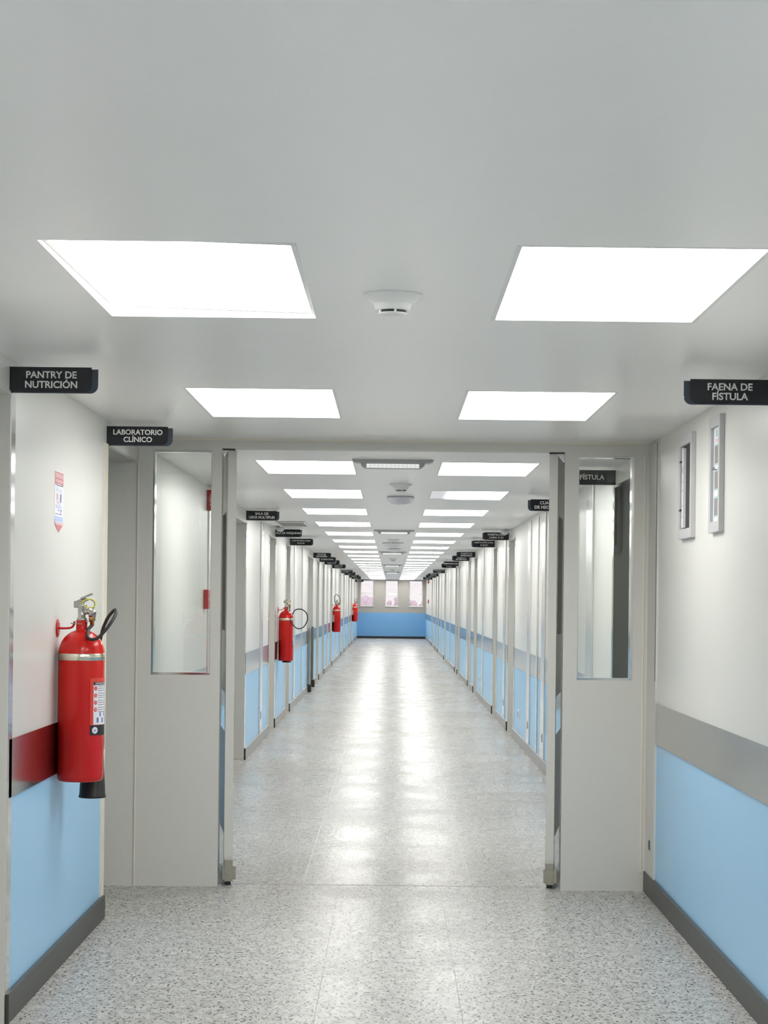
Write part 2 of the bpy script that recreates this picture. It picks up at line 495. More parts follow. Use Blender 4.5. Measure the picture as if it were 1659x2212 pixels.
# ------------------------------------------------------------------ end wall with windows
zb, zt = 1.272, 2.285
WX = [(-1.225, -.705), (-.252, .255), (.69, 1.215)]
b = MB()
b.box(-1.75, 1.75, YE, YE + .25, 0, zb); b.box(-1.75, 1.75, YE, YE + .25, zt, CEIL + .06)
edges = [-1.75] + [v for w in WX for v in w] + [1.75]
for a, c in zip(edges[0::2], edges[1::2]): b.box(a, c, YE, YE + .25, zb, zt)
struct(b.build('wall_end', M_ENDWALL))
struct(MB().box(-1.34, 1.34, YE - .02, YE, 0, .09).build('baseboard_end', M_RUBBER))
for k, (a, c) in enumerate(WX):
    o = bpy.data.objects.new('window_%d' % (k + 1), None); C.objects.link(o); o.location = ((a + c) / 2, YE, zb); struct(o)
    h = (c - a) / 2; H = zt - zb; t = .03
    f = MB()
    f.box(-h, -h + t, .12, .18, 0, H); f.box(h - t, h, .12, .18, 0, H); f.box(-h + t, h - t, .12, .18, 0, t); f.box(-h + t, h - t, .12, .18, H - t, H)
    f.box(-h + t, h - t, .12, .18, .455, .525)
    f.box(-h - .02, h + .02, -.03, .12, -.02, 0.0)
    f.build('window_frame', M_WHITE, o)
    MB().box(-h + t, h - t, .147, .153, t, .455).build('window_pane', M_GLASS, o)
    MB().box(-h + t, h - t, .147, .153, .525, H - t).build('window_pane', M_GLASS, o)

# outside the end windows
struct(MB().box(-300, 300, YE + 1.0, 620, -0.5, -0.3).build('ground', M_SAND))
tree_lab = ['hazy mauve tree seen beyond the left end window', 'hazy mauve tree beyond the middle end window, left of the two', 'hazy mauve tree beyond the middle end window, right of the two',
            'hazy mauve tree beyond the right end window, left of the two', 'hazy mauve tree beyond the right end window, right of the two']
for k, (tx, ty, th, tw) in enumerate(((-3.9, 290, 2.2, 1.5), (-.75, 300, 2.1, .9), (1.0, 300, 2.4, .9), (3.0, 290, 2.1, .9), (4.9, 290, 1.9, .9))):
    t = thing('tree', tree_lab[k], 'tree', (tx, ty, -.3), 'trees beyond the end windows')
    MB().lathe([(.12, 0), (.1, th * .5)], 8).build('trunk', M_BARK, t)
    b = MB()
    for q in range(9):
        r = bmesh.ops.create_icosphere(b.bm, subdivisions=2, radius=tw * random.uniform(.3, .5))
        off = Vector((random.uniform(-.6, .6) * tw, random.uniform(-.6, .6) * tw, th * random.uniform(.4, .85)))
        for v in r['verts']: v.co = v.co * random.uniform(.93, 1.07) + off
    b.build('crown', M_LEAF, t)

# ------------------------------------------------------------------ the glazed double-door partition
D = bpy.data.objects.new('door_1', None); C.objects.link(D); D.location = (0, YP, 0); struct(D)
def panel(b, x0, x1, gx0, gx1, gz0, gz1, z1):
    b.box(x0, gx0, 0, .1, 0, z1); b.box(gx1, x1, 0, .1, 0, z1)
    b.box(gx0, gx1, 0, .1, 0, gz0); b.box(gx0, gx1, 0, .1, gz1, z1)
f = MB()
panel(f, -1.318, -.886, -1.243, -.938, 1.094, 2.258, 2.27)
panel(f, .890, 1.336, .962, 1.249, 1.090, 2.252, 2.27)
f.box(-1.318, 1.336, 0, .1, 2.27, CEIL)
f.box(-1.60, -1.318, 0.004, .1, 0, CEIL)
f.build('door_frame', M_GREY, D)
MB().box(-1.321, -1.315, -.004, .0, 0, 2.20).build('sealant_line', M_CREAM, D)
MB().box(1.30, 1.306, -.004, .0, 0.1, 2.25).build('sealant_line', M_CREAM, D)
MB().box(-1.318, 1.336, -.006, .0, CEIL - .008, CEIL).build('sealant_line', M_CREAM, D)
for gx0, gx1, gz0, gz1 in ((-1.243, -.938, 1.094, 2.258), (.962, 1.249, 1.090, 2.252)):
    g = MB().box(gx0 + .004, gx1 - .004, .045, .051, gz0 + .004, gz1 - .004).build('glass_pane', M_GLASS, D)
    k = MB()
    bl, br = (.010, .003) if gx0 < 0 else (.003, .012)
    k.box(gx0, gx0 + bl, .004, .08, gz0, gz1); k.box(gx1 - br, gx1, .004, .08, gz0, gz1)
    k.box(gx0 + bl, gx1 - br, .02, .08, gz0, gz0 + .012); k.box(gx0 + bl, gx1 - br, .02, .08, gz1 - .010, gz1)
    k.build('glazing_bead', M_STEEL, g)
# open leaves, swung away past square
LW, LT = 0.86, 0.044
for s in (-1, 1):
    o = bpy.data.objects.new('door_leaf', None); C.objects.link(o); o.parent = D
    o.location = (s * 0.836, .055, 0)
    o.rotation_euler = (0, 0, -s * math.radians(7.6))
    b = MB()
    z0, z1, v0, v1, a, c = .045, 2.262, 1.32, 1.95, .16, .62
    X0, X1 = -LT / 2, LT / 2
    b.box(X0, X1, 0, a, z0, z1); b.box(X0, X1, c, LW, z0, z1); b.box(X0, X1, a, c, z0, v0); b.box(X0, X1, a, c, v1, z1)
    lf = b.build('leaf_panel', M_GREY, o)
    MB().box(-.004, .004, a, c, v0, v1).build('vision_glass', M_GLASS, o)
    q = MB(); 
    for ss in (-1, 1):
        xx = ss * (LT / 2)
        q.box(min(xx, xx + ss * .003), max(xx, xx + ss * .003), .03, LW - .03, .80, 1.0)
        q.box(min(xx, xx + ss * .003), max(xx, xx + ss * .003), .03, LW - .03, .06, .27)
    q.build('kick_plate', M_STEEL, o)
    q = MB()
    q.box(X0 + .002, X1 + .002, -.012, 0.0, .02, .135, .002); q.box(-.030, -.024, -.010, .05, .03, .10); q.box(.024, .040, -.010, .05, .03, .10)
    q.box(-.030, .040, -.011, -.008, .03, .10)
    q.build('pivot_bracket', M_PIVOT, o)
    MB().lathe([(0, 0), (.004, 0), (.004, .003), (0, .003)], 10, Matrix.Translation((0, -.0135, .06)) @ Matrix.Rotation(PI / 2, 4, 'X')).build('pivot_screw', M_CHROME, o)
    MB().box(-.015, .015, .01, .06, 0.0, .02).build('floor_pivot', M_BLACK, o)
    MB().box(s * .022 - .045, s * .022 + .035, -.012, .16, 2.262, 2.27).build('closer_arm', M_BLACK, o)
    q = MB(); q.prism([(0, 0), (.055, .004), (.05, -.018), (.035, -.045), (.012, -.02)], -.006, -.004) if s > 0 else q.prism([(0, 0), (-.055, .004), (-.05, -.012), (-.03, -.022), (-.012, -.012)], -.006, -.004)
    p = q.build('paper_shim', M_PAPER, o); p.location = (s * .018, 0, 2.262)

# ------------------------------------------------------------------ ceiling light panels
def lamp(mat_d):
    o = thing('ceiling_light', '', 'ceiling light', group='square panel lights in two rows down the corridor')
    t = .012; hx = .3; hy = LLEN / 2
    f = MB()
    f.box(-hx, -hx + t, -hy, hy, -.001, .05); f.box(hx - t, hx, -hy, hy, -.001, .05)
    f.box(-hx + t, hx - t, -hy, -hy + t, -.001, .05); f.box(-hx + t, hx - t, hy - t, hy, -.001, .05)
    f.build('light_frame', M_WHITE, o)
    MB().box(-hx + t, hx - t, -hy + t, hy - t, .006, .012).build('diffuser', mat_d, o)
    return o
ords = ['first', 'second', 'third', 'fourth', 'fifth', 'sixth', 'seventh', 'eighth', 'ninth', 'tenth', 'eleventh', 'twelfth', 'thirteenth', 'fourteenth',
        'fifteenth', 'sixteenth', 'seventeenth', 'eighteenth', 'nineteenth', 'twentieth', 'twenty-first', 'twenty-second', 'twenty-third']
proto = None
for side, cx in (('left', (LX0 + LX1) / 2), ('right', (RX0 + RX1) / 2)):
    for k, y in enumerate(ROWS):
        loc = (cx, y + LLEN / 2, CEIL)
        n = k - 2
        if n < 0: lab = 'added unseen panel light overhead in the %s row, %s' % (side, ('just behind the viewpoint', 'right above the viewpoint')[k])
        elif (side, n) == ('left', 0): lab = 'largest white panel light on the left, one corner pushed up into the ceiling'
        elif (side, n) == ('right', 0): lab = 'largest white panel light on the right, running out of the picture'
        elif n == 1: lab = 'white panel light just before the door header, %s of the smoke detector' % side
        elif (side, n) == ('right', 3): lab = 'white panel light beyond the doors with its inner end faded to grey'
        elif n == 2: lab = 'white panel light just past the door header, %s of the emergency light' % side
        else: lab = 'white lit ceiling panel, %s beyond the door header in the %s row' % (ords[n - 2], side)
        if (side, n) == ('right', 3): o = lamp(M_HALF); o.location = loc; o['label'] = lab; continue
        if proto is None: proto = o = lamp(M_DIFF); o.location = loc; o['label'] = lab
        else: o = dup(proto, loc, lab)
        if (side, n) == ('left', 0):
            for ch in o.children: ch.rotation_euler = (math.radians(0.9), math.radians(1.6), 0); ch.location.z = .014

# ------------------------------------------------------------------ projecting room signs
def rounded(x0, x1, z0, z1, r, right):
    """Rectangle whose lower outer corner is rounded."""
    pts = []
    if right:
        pts = [(x0, z0)] + [(x1 - r + r * math.sin(a), z0 + r - r * math.cos(a)) for a in [PI / 2 * i / 10 for i in range(11)]] + [(x1, z1), (x0, z1)]
    else:
        pts = [(x1, z0), (x1, z1), (x0, z1)] + [(x0 + r - r * math.cos(a), z0 + r - r * math.sin(a)) for a in [PI / 2 * i / 10 for i in range(11)]]
    return pts
SIGN_L, SIGN_H = .306, .090
def sign(side, y, lines, label, top=2.288, wallx=None, size=.0335):
    s = -1 if side == 'L' else 1
    wx = (XN if y < 9.9 else XF) if wallx is None else wallx
    # origin on the wall plane, at the sign's lower edge
    o = thing('room_sign', label, 'sign', (s * wx, y, top - SIGN_H), 'black room signs projecting from the walls')
    R = s < 0
    def fx(u): return u if R else -u
    def span(u0, u1): return (min(fx(u0), fx(u1)), max(fx(u0), fx(u1)))
    a, c = span(0, SIGN_L)
    MB().prism(rounded(a, c, 0, SIGN_H - .006, .028, R), .004, .009).build('back_plate', M_SLATE, o)
    a, c = span(.004, SIGN_L - .022)
    MB().prism(rounded(a, c, .005, SIGN_H, .028, R), -.003, .004).build('front_plate', M_NAVY, o)
    mid = (a + c) / 2
    n = len(lines); pitch = .034
    L = [(t, mid, SIGN_H * .50 + pitch * ((n - 1) / 2 - i), size, .021) for i, t in enumerate(lines)]
    text_obj('lettering', L, M_LETTER, o, lambda x, z, d: (x, -.0034 - d, z))
    f = MB(); q0, q1 = span(-.0, .004); f.box(q0, q1, -.006, .012, .0, SIGN_H); f.build('wall_plate', M_NAVY, o)
    return o
sign('L', 6.66, ['PANTRY DE', 'NUTRICIÓN'], 'black sign reading PANTRY DE NUTRICIÓN, by the near left doorway')
sign('L', 8.93, ['LABORATORIO', 'CLÍNICO'], 'black sign reading LABORATORIO CLÍNICO, beside the left partition')
sign('R', 6.80, ['FAENA DE', 'FÍSTULA'], 'black sign reading FAENA DE FÍSTULA over the framed notices', size=.035)
sign('R', 11.69, ['FÍSTULA'], 'dark sign reading FÍSTULA seen through the right glass panel', top=2.30, size=.041)
sign('R', 14.9, ['CUARTO', 'DE MEDICINAS'], 'black sign reading CUAR / DE MED cut off by the right door leaf', top=2.29)
sign('R', 22.35, ['HABITACIÓN', 'CAMA N 01'], 'black sign reading HABITACIÓN CAMA N 01 with a call lamp before it', top=2.30)
sign('R', 25.4, ['HABITACIÓN CAMA', 'N 02-03'], 'black sign reading HABITACIÓN CAMA N 02-03 on the right wall', top=2.30, size=.028)
sign('R', 31.3, ['CUARTO DE', 'ENFERMERÍA'], 'black sign reading CUARTO DE ENFERMERÍA on the right wall', top=2.30)
sign('R', 33.6, ['CUARTO', 'DE SERVICIO'], 'black sign half hidden behind the CUARTO DE ENFERMERÍA sign', top=2.29)
sign('R', 39.0, ['HABITACIÓN CAMA'], 'sixth black sign beyond the doors on the right wall', top=2.30)
sign('R', 40.7, ['HABITACIÓN', 'N 06-07'], 'black sign peeping out behind the sixth right sign beyond the doors', top=2.29)
sign('R', 49.2, ['HABITACIÓN CAMA', 'N 08-09'], 'small distant black sign on the right wall, eighth beyond the doors', top=2.30, size=.028)
sign('R', 56.0, ['HABITACIÓN', 'CAMA N 10'], 'small distant black sign on the right wall, third from the end', top=2.30)
sign('R', 59.2, ['HABITACIÓN', 'CAMA N 11'], 'small distant black sign on the right wall, second from the end', top=2.30)
sign('R', 64.6, ['HABITACIÓN', 'CAMA N 12'], 'farthest black sign on the right wall, by the red alarm', top=2.30)
sign('L', 17.78, ['SALA DE', 'USOS MULTIPLES'], 'black sign reading SALA DE USOS MULTIPLES on the left wall', top=2.31, size=.032)
sign('L', 22.25, ['SALA DE MÁQUINAS'], 'black sign reading SALA DE MÁQUINAS with a white dome before it', top=2.305)
sign('L', 25.45, ['HABITACIÓN CAMA', 'N 23-24'], 'black sign reading HABITACIÓN CAMA N 23-24 on the left wall', top=2.30, size=.028)
sign('L', 33.0, ['ESTAR DE', 'ENFERMERÍA'], 'black two-line sign on the left wall, just past the steel corner posts', top=2.30)
sign('L', 35.8, ['ROPERÍA SUCIA'], 'black one-line sign on the left wall, fifth beyond the doors', top=2.29)
sign('L', 38.5, ['HABITACIÓN', 'CAMA N 22'], 'black sign showing only its lower line, sixth beyond the doors on the left', top=2.29)
sign('L', 43.5, ['HABITACIÓN', 'CAMA N 21'], 'black sign on the left wall above the second extinguisher beyond the doors', top=2.30)
sign('L', 51.2, ['HABITACIÓN CAMA', 'N 19-20'], 'distant black sign on the left wall, eighth beyond the doors', top=2.30, size=.028)
sign('L', 55.0, ['HABITACIÓN CAMA', 'N 17-18'], 'distant black sign on the left wall, ninth beyond the doors', top=2.30, size=.028)
sign('L', 61.4, ['HABITACIÓN', 'CAMA N 16'], 'distant black sign on the left wall, third from the end', top=2.30)
sign('L', 65.0, ['HABITACIÓN', 'CAMA N 15'], 'distant black sign on the left wall, second from the end', top=2.30)
sign('L', 71.0, ['HABITACIÓN', 'CAMA N 14'], 'farthest black sign on the left wall, overlapping the left end window', top=2.26)

# call lamps hung by the room signs
def call_lamp(s, y, u, label):
    o = thing('call_lamp', label, 'lamp', (s * XF, y, 2.292), 'nurse call lamps by the signs')
    MB().box(min(0, -s * .012), max(0, -s * .012), -.05, .05, -.03, .04, .003).build('wall_plate', M_WHITE, o)
    MB().tube([(0, 0, .02), (-s * (u - .02), 0, .02), (-s * u, 0, .012)], .008, 8).build('arm', M_WHITE, o)
    MB().lathe([(.048, .012), (.048, -.003), (.043, -.019), (.029, -.032), (.012, -.037), (0, -.038)], 24, Matrix.Translation((-s * u, 0, 0))).build('dome', M_DOME, o)
call_lamp(-1, 21.7, .085, 'white call lamp dome before the SALA DE MÁQUINAS sign')
call_lamp(1, 21.9, .075, 'white call lamp dome before the HABITACIÓN CAMA N 01 sign')

# ------------------------------------------------------------------ fire extinguishers
def extinguisher(Y, label, blabel, hose, dx=.098, R=.092, X=XF, lab_ang=32, hx=.026, hz=0.0):
    o = thing('fire_extinguisher', label, 'fire extinguisher', (-X + dx, Y, .757), 'red extinguishers hung on the left wall')
    # local z 0 = cylinder bottom
    H = .505
    prof = [(0, 0), (R * .9, 0), (R * .975, .006), (R, .02), (R, H)]
    for i in range(1, 11):
        a = PI / 2 * i / 11
        prof.append((R * math.cos(a) ** .9 if math.cos(a) > 0 else 0, H + .098 * math.sin(a)))
    prof = [p for p in prof if p[0] > .024 or p[1] < .3] + [(.024, H + .096), (.0225, H + .105), (.0225, H + .135), (0, H + .135)]
    MB().lathe(prof, 48).build('cylinder', M_RED, o)
    MB().lathe([(R, .482), (R + .0012, .484), (R + .0012, .507), (R, .509)], 48, caps=False).build('silver_band', M_BAND, o)
    # valve
    zt = H + .135
    v = MB()
    v.lathe([(0, zt - .004), (.021, zt - .004), (.021, zt + .008), (.0165, zt + .012), (.0165, zt + .05), (.019, zt + .055), (.019, zt + .066), (.008, zt + .072), (0, zt + .072)], 20)
    v.lathe([(0, 0), (.012, 0), (.012, .034), (0, .034)], 16, Matrix.Translation((.006, -.006, zt + .036)) @ Matrix.Rotation(PI / 2, 4, 'Y'))
    v.lathe([(0, 0), (.0145, 0), (.016, .02), (.0145, .026), (0, .026)], 16, Matrix.Translation((.042, -.006, zt + .014)))
    v.box(-.03, .03, -.012, .012, zt - .006, zt - .002)
    va = v.build('valve', M_CHROME, o)
    h = MB()
    h.rbox((.056, .026, .018), Matrix.Translation((-.002, 0, zt + .078)) @ Matrix.Rotation(-.42, 4, 'Y'), .003)
    h.rbox((.052, .026, .007), Matrix.Translation((.018, 0, zt + .097)) @ Matrix.Rotation(-.42, 4, 'Y'), .001)
    h.box(-.032, .008, -.015, .015, zt + .05, zt + .078, .004)
    h.build('lever', M_CHROME, va)
    ring = [(.006 + .026 + .028 * math.cos(a), -.02 + .006 * math.sin(2 * a), zt + .068 + .017 * math.sin(a)) for a in [2 * PI * i / 28 for i in range(29)]]
    MB().tube(ring, .0022, 6).build('safety_seal', M_YEL, va)
    MB().tube(curve_pts([(.0, -.016, zt + .084), (.03, -.02, zt + .086), (.05, -.018, zt + .074), (.052, -.014, zt + .056), (.045, -.01, zt + .045)], 6), .0014, 6).build('pin_chain', M_BLACK, va)
    MB().lathe([(0, -.032), (.008, -.032), (.0095, -.012), (.0135, -.010), (.0135, .008), (.011, .012), (.011, .02), (0, .02)], 16, Matrix.Translation((.042, -.006, zt + .01))).build('hose_fitting', M_BRASS, o)
    MB().tube(curve_pts(hose, 8), .0068, 12).build('hose', M_RUBBER, o)
    # discharge horn clipped behind the cylinder
    hp = [(0, -.082), (.054, -.082), (.056, -.08), (.0555, -.074), (.053, -.07), (.044, .10), (.03, .24), (.016, .30), (.012, .36), (0, .36)]
    MB().lathe(hp, 28, Matrix.Translation((hx, .15, hz))).build('discharge_horn', M_BLACK, o)
    MB().box(.0, .05, R - .01, .12, .17, .19).build('horn_clip', M_CHROME, o)
    # wrapped instruction label: angle measured from the side facing down the corridor towards +x
    a0 = math.radians(lab_ang); rr = R + .0008
    def wrap(x, z, d): 
        th = a0 + x / R
        return ((rr + d) * math.sin(th), -(rr + d) * math.cos(th), z)
    def patch(b, x0, x1, z0, z1, d):
        n = 10
        A = [b.bm.verts.new(wrap(x0 + (x1 - x0) * i / n, z0, d)) for i in range(n + 1)]
        B = [b.bm.verts.new(wrap(x0 + (x1 - x0) * i / n, z1, d)) for i in range(n + 1)]
        for i in range(n):
            b.bm.faces.new((A[i], A[i + 1], B[i + 1], B[i])).smooth = True
        return b
    lb = patch(MB(), 0, .15, .186, .412, 0).build('label', M_REDLAB, o)
    patch(MB(), .014, .136, .228, .39, .0006).build('label_field', M_LABW, lb)
    b = patch(MB(), 0, .15, .186, .226, .0006); patch(b, .014, .136, .385, .397, .0008)
    b.build('label_bar', M_LABK, lb)
    def disc(b, cx, cz, r, d, ry=None):
        c0 = b.bm.verts.new(wrap(cx, cz, d)); ry = ry or r
        rg = [b.bm.verts.new(wrap(cx + r * math.cos(2 * PI * i / 16), cz + ry * math.sin(2 * PI * i / 16), d)) for i in range(16)]
        for i in range(16): b.bm.faces.new((c0, rg[i], rg[(i + 1) % 16]))
    zz = [.372, .344, .316, .288]
    b = MB()
    for z in zz: disc(b, .024, z, .0075, .0010, .0085)
    b.build('number_disc', M_REDLAB, lb)
    b = MB(); disc(b, .022, .206, .0135, .0012); b.build('emblem_disc', M_LABW, lb)
    text_obj('label_lettering', [('INSTRUCCIONES', .062, .391, .0105, .01)] + [(str(i + 1), .024, z, .013, .01) for i, z in enumerate(zz)], M_LABW, lb, lambda x, z, d: wrap(x, z, .0014 + d * .2))
    b = MB()
    for z in zz:
        for q in range(3): patch(b, .036, .036 + (.085, .092, .06)[q], z + .007 - q * .0085, z + .0095 - q * .0085, .0010)
    b.build('label_text_rows', M_PRGREY, lb)
    b = MB()
    for k in range(3):
        patch(b, .030 + .03 * k, .040 + .03 * k, .236, .256, .0010); patch(b, .046 + .03 * k, .054 + .03 * k, .260, .276, .0010)
    b.build('label_pictogram', M_NAVYPR, lb)
    text_obj('emblem', [('y', .019, .206, .014, .02), ('s', .025, .206, .014, .02)], M_NAVYPR, lb, lambda x, z, d: wrap(x, z, .0016 + d * .2))
    # wall bracket
    k = thing('wall_bracket', blabel, 'bracket', (-X, Y, 1.365), 'hooks that carry the extinguishers')
    MB().lathe([(0, 0), (.036, 0), (.036, .004), (.03, .006), (0, .006)], 28, Matrix.Rotation(PI / 2, 4, 'Y')).build('bracket_disc', M_RED, k)
    MB().tube(curve_pts([(.004, 0, 0), (.03, 0, 0), (.055, 0, .003), (.066, 0, .014), (.068, 0, .028)], 6), .0045, 10).build('hook_arm', M_RED, k)
    q = MB()
    for zz_ in (.02, -.02): q.lathe([(0, .006), (.005, .006), (.004, .009), (0, .009)], 10, Matrix.Translation((0, 0, zz_)) @ Matrix.Rotation(PI / 2, 4, 'Y'))
    q.build('screw', M_CHROME, k)
    MB().tube([(.055, -.005, .02), (dx - .022, -.018, .0185), (dx, -.023, .0185), (dx + .02, -.012, .0185)], .0022, 6).build('hanger_loop', M_CHROME, k)
    return o
zt = .64
extinguisher(7.66, 'red fire extinguisher nearest, below the left wall poster, with black horn', 'red disc-backed wall hook carrying the nearest fire extinguisher', [(.042, -.006, .622), (.030, -.034, .601), (.035, -.070, .575), (.0505, -.076, .566), (.0755, -.068, .573), (.1004, -.05, .6015), (.122, -.025, .636), (.133, .01, .667),
              (.1286, .035, .683), (.116, .055, .678), (.094, .08, .655), (.077, .10, .626), (.063, .125, .595), (.045, .15, .52), (.028, .15, .36)], X=XN)
def loop(cx, cz, rx, rz, y0, a0, a1, n, tail=()):
    return [(cx + rx * math.cos(a), y0 + .05 * i / n, cz + rz * math.sin(a)) for i, a in enumerate([a0 + (a1 - a0) * k / n for k in range(n + 1)])] + list(tail)
extinguisher(22.9, 'red fire extinguisher with its hose in a wide loop, first beyond the doors', 'red wall hook behind the extinguisher with the wide hose loop', [(.042, -.006, zt - .03), (.044, -.02, zt - .07), (.052, -.04, zt - .13), (.075, -.09, zt - .19), (.14, -.10, zt - .25), (.21, -.09, zt - .235), (.255, -.06, zt - .16),
              (.25, -.03, zt - .08), (.20, .0, zt - .03), (.14, .02, zt - .022), (.09, .06, zt - .05), (.05, .12, zt - .16), (.028, .15, zt - .28)], lab_ang=62, R=.088, hx=.004, hz=.058)
extinguisher(44.0, 'red fire extinguisher with hose looped above its head, second beyond the doors', 'small red wall hook behind the second extinguisher beyond the doors', [(.042, -.006, zt - .03), (.05, -.03, zt - .02), (.075, -.03, zt + .04), (.08, -.02, zt + .10), (.05, 0, zt + .17), (0, .02, zt + .22), (-.05, .03, zt + .19), (-.058, .04, zt + .11),
              (-.04, .06, zt + .03), (-.01, .12, zt - .06), (.028, .15, zt - .28)], lab_ang=-122, hz=.10)
extinguisher(66.0, 'red fire extinguisher farthest away, beside the blue end wall', 'tiny red wall hook behind the farthest extinguisher', [(.042, -.006, zt - .03), (.055, -.03, zt + .0), (.07, -.02, zt + .07), (.05, 0, zt + .13), (0, .02, zt + .15), (-.03, .04, zt + .09), (-.02, .08, zt + .02), (.01, .14, zt - .12), (.028, .15, zt - .28)], lab_ang=-122, hz=.10)

# ------------------------------------------------------------------ poster above the near extinguisher
P = thing('wall_poster', 'narrow red, white and blue arrow-ended instruction poster on the left wall', 'poster', (-XN, 7.66, 1.745))
def on_left(x, z, d): return (d, x, z)          # x runs away from the camera
def flat(lo, hi, z0, z1, d0, d1): return MB().box(d0, d1, lo, hi, z0, z1)
h = .1
MB().prism([(-h, .245), (-h, .05), (0, 0), (h, .05), (h, .245)], 0, .0012, 'X').build('sheet', M_PAPER, P)
b = flat(-h + .004, h - .004, .196, .242, .0012, .0016); b.prism([(-h + .006, .034), (0, .003), (h - .006, .034)], .0012, .0016, 'X')
b.prism([(-h + .004, .196), (-h + .004, .188), (-.05, .195), (0, .197), (.05, .195), (h - .004, .188), (h - .004, .196)], .0012, .0016, 'X')
b.build('red_field', M_REDPR, P)
b = flat(-h + .012, h - .012, .219, .237, .0016, .0020); b.box(.0016, .0020, -h + .02, h - .02, .200, .213); b.box(.0012, .0018, -h + .006, h - .006, .037, .042)
b.build('pink_field', M_PINK, P)
b = flat(-h + .01, h - .01, .045, .066, .0012, .0016)
for k in range(3): b.box(.0012, .0016, -.075, .055, .098 + .005 * k, .101 + .005 * k)
for q in range(3): b.box(.0012, .0016, -.06, -.02, .165 + .006 * q, .168 + .006 * q); b.box(.0012, .0016, .015, .055, .162 + .006 * q, .165 + .006 * q)
b.box(.0012, .0016, .02, .06, .125, .158)
b.build('blue_field', M_BLUEPR, P)
b = flat(-.065, .075, .188, .192, .0012, .0017); b.box(.0016, .0020, .03, .05, .14, .156); b.box(.0016, .002, .022, .04, .122, .14); b.box(.0012, .0016, -.08, .07, .074, .0765)
b.box(.0012, .0016, .035, .043, .077, .092); b.box(.0012, .0016, .02, .07, .09, .093); b.box(.0012, .0016, -.02, .0, .088, .093)
b.build('dark_print', M_NAVYPR, P)
b = flat(-.06, -.02, .13, .156, .0012, .0016); b.box(.0012, .0016, -.05, -.015, .12, .126); b.box(.0012, .0016, -.04, .03, .115, .118)
b.build('pink_print', M_PINK, P)

# ------------------------------------------------------------------ framed notices on the right wall
def notice(y0, y1, z0, z1, name, label, m_side):
    o = thing(name, label, 'notice board', (XN, (y0 + y1) / 2, z0))
    w = (y1 - y0) / 2; H = z1 - z0; t = .022
    f = MB()
    e = .045
    f.box(-t, 0, -w, -w + e * .7, 0, H, .002); f.box(-t, 0, w - e, w, 0, H, .002)
    f.box(-t, 0, -w + e * .7, w - e, 0, e, .002); f.box(-t, 0, -w + e * .7, w - e, H - e, H, .002)
    f.build('notice_frame', m_side, o)
    return o, w, H, t, e
o, w, H, t, e = notice(8.45, 8.82, 1.784, 2.252, 'notice_frame_box', 'grey framed wall case with a dark interior, next to the right partition', M_ALU2)
MB().box(-.004, -.001, -w + .02, w - .02, .02, H - .02).build('dark_backing', M_DARKHOLE, o)
b = MB(); b.box(-.016, -.004, .075, w - e - .022, e + .008, H - e - .008); b.build('paper_stack', M_PAPER, o)
b = MB(); 
for z_ in (.10, .15, .22, .26): b.box(-.0165, -.016, .082, w - e - .028, z_, z_ + .003)
b.build('print', M_PRGREY, o)
MB().box(-.0165, -.016, .082, w - e - .028, .30, .33).build('green_print', M_GREENPR, o)
b = MB()
for z_ in (.13, .35): b.box(-.024, -.012, w - e - .022, w - e + .012, z_, z_ + .008, .002)
b.build('clip', M_BLACK, o)
o, w, H, t, e = notice(7.72, 7.98, 1.784, 2.261, 'notice_board', 'grey framed notice with three grey pictures on white, under the FAENA sign', M_ALU2)
MB().box(-.008, -.001, -w + .02, w - .02, .02, H - .02).build('notice_sheet', M_PAPER, o)
b = MB(); b2 = MB()
for z_, hh in ((.07, .072), (.18, .072), (.285, .072)):
    b.box(-.0088, -.008, -.085, .055, z_, z_ + hh); 
    b2.box(-.0086, -.008, -.085, .065, z_ - .006, z_ - .003); b2.box(-.0086, -.008, -.085, .065, z_ + hh + .003, z_ + hh + .006)
    b2.box(-.0086, -.008, .062, .065, z_ - .003, z_ + hh + .003)
b.build('picture', M_PRGREY, o)
b2.prism([(.0, .395), (.03, .395), (.02, .405), (.026, .418), (.012, .424), (.006, .41)], -.0086, -.008, 'X')
b2.build('teal_outline', M_TEAL, o)
b = MB(); b.box(-.0086, -.008, -.085, .05, .372, .376); b.box(-.0086, -.008, -.07, .04, .380, .384); b.build('heading', M_PINK, o)
MB().tube([(-.008, .045, .262), (-.02, .045, .262), (-.021, .02, .264), (-.021, -.015, .266)], .003, 8).build('latch', M_CHROME, o)

# ------------------------------------------------------------------ things on the ceiling
def detector(y, x, label, base=.081):
    o = thing('smoke_detector', label, 'smoke detector', (x, y, CEIL), 'smoke detectors along the ceiling')
    k = base / .081
    MB().lathe([(0, 0), (.081 * k, 0), (.081 * k, -.004), (.066 * k, -.016), (.053 * k, -.024), (.0525 * k, -.0255)], 40).build('base', M_WHITE, o)
    MB().lathe([(.052 * k, -.025), (.0515 * k, -.026), (.047 * k, -.040), (.0425 * k, -.043), (.040 * k, -.0435)], 40, caps=True).build('body', M_WHITE, o)
    MB().lathe([(.036 * k, -.043), (.036 * k, -.050)], 30).build('inlet_ring', M_BLACK, o)
    b = MB()
    for q in range(5):
        a = -PI / 2 + .19 + 2 * PI * q / 5
        b.rbox((.006, .006, .008), Matrix.Translation((.037 * k * math.cos(a), .037 * k * math.sin(a), -.0465)) @ Matrix.Rotation(a, 4, 'Z'))
    b.lathe([(0, -.050), (.0395 * k, -.050), (.037 * k, -.053), (.018 * k, -.056), (0, -.056)], 36)
    b.build('cap', M_WHITE, o)
    return o
detector(5.19, -.006, 'white smoke detector nearest, between the two largest ceiling lights')
detector(13.6, .056, 'white smoke detector just in front of the ceiling dome, second from the camera')
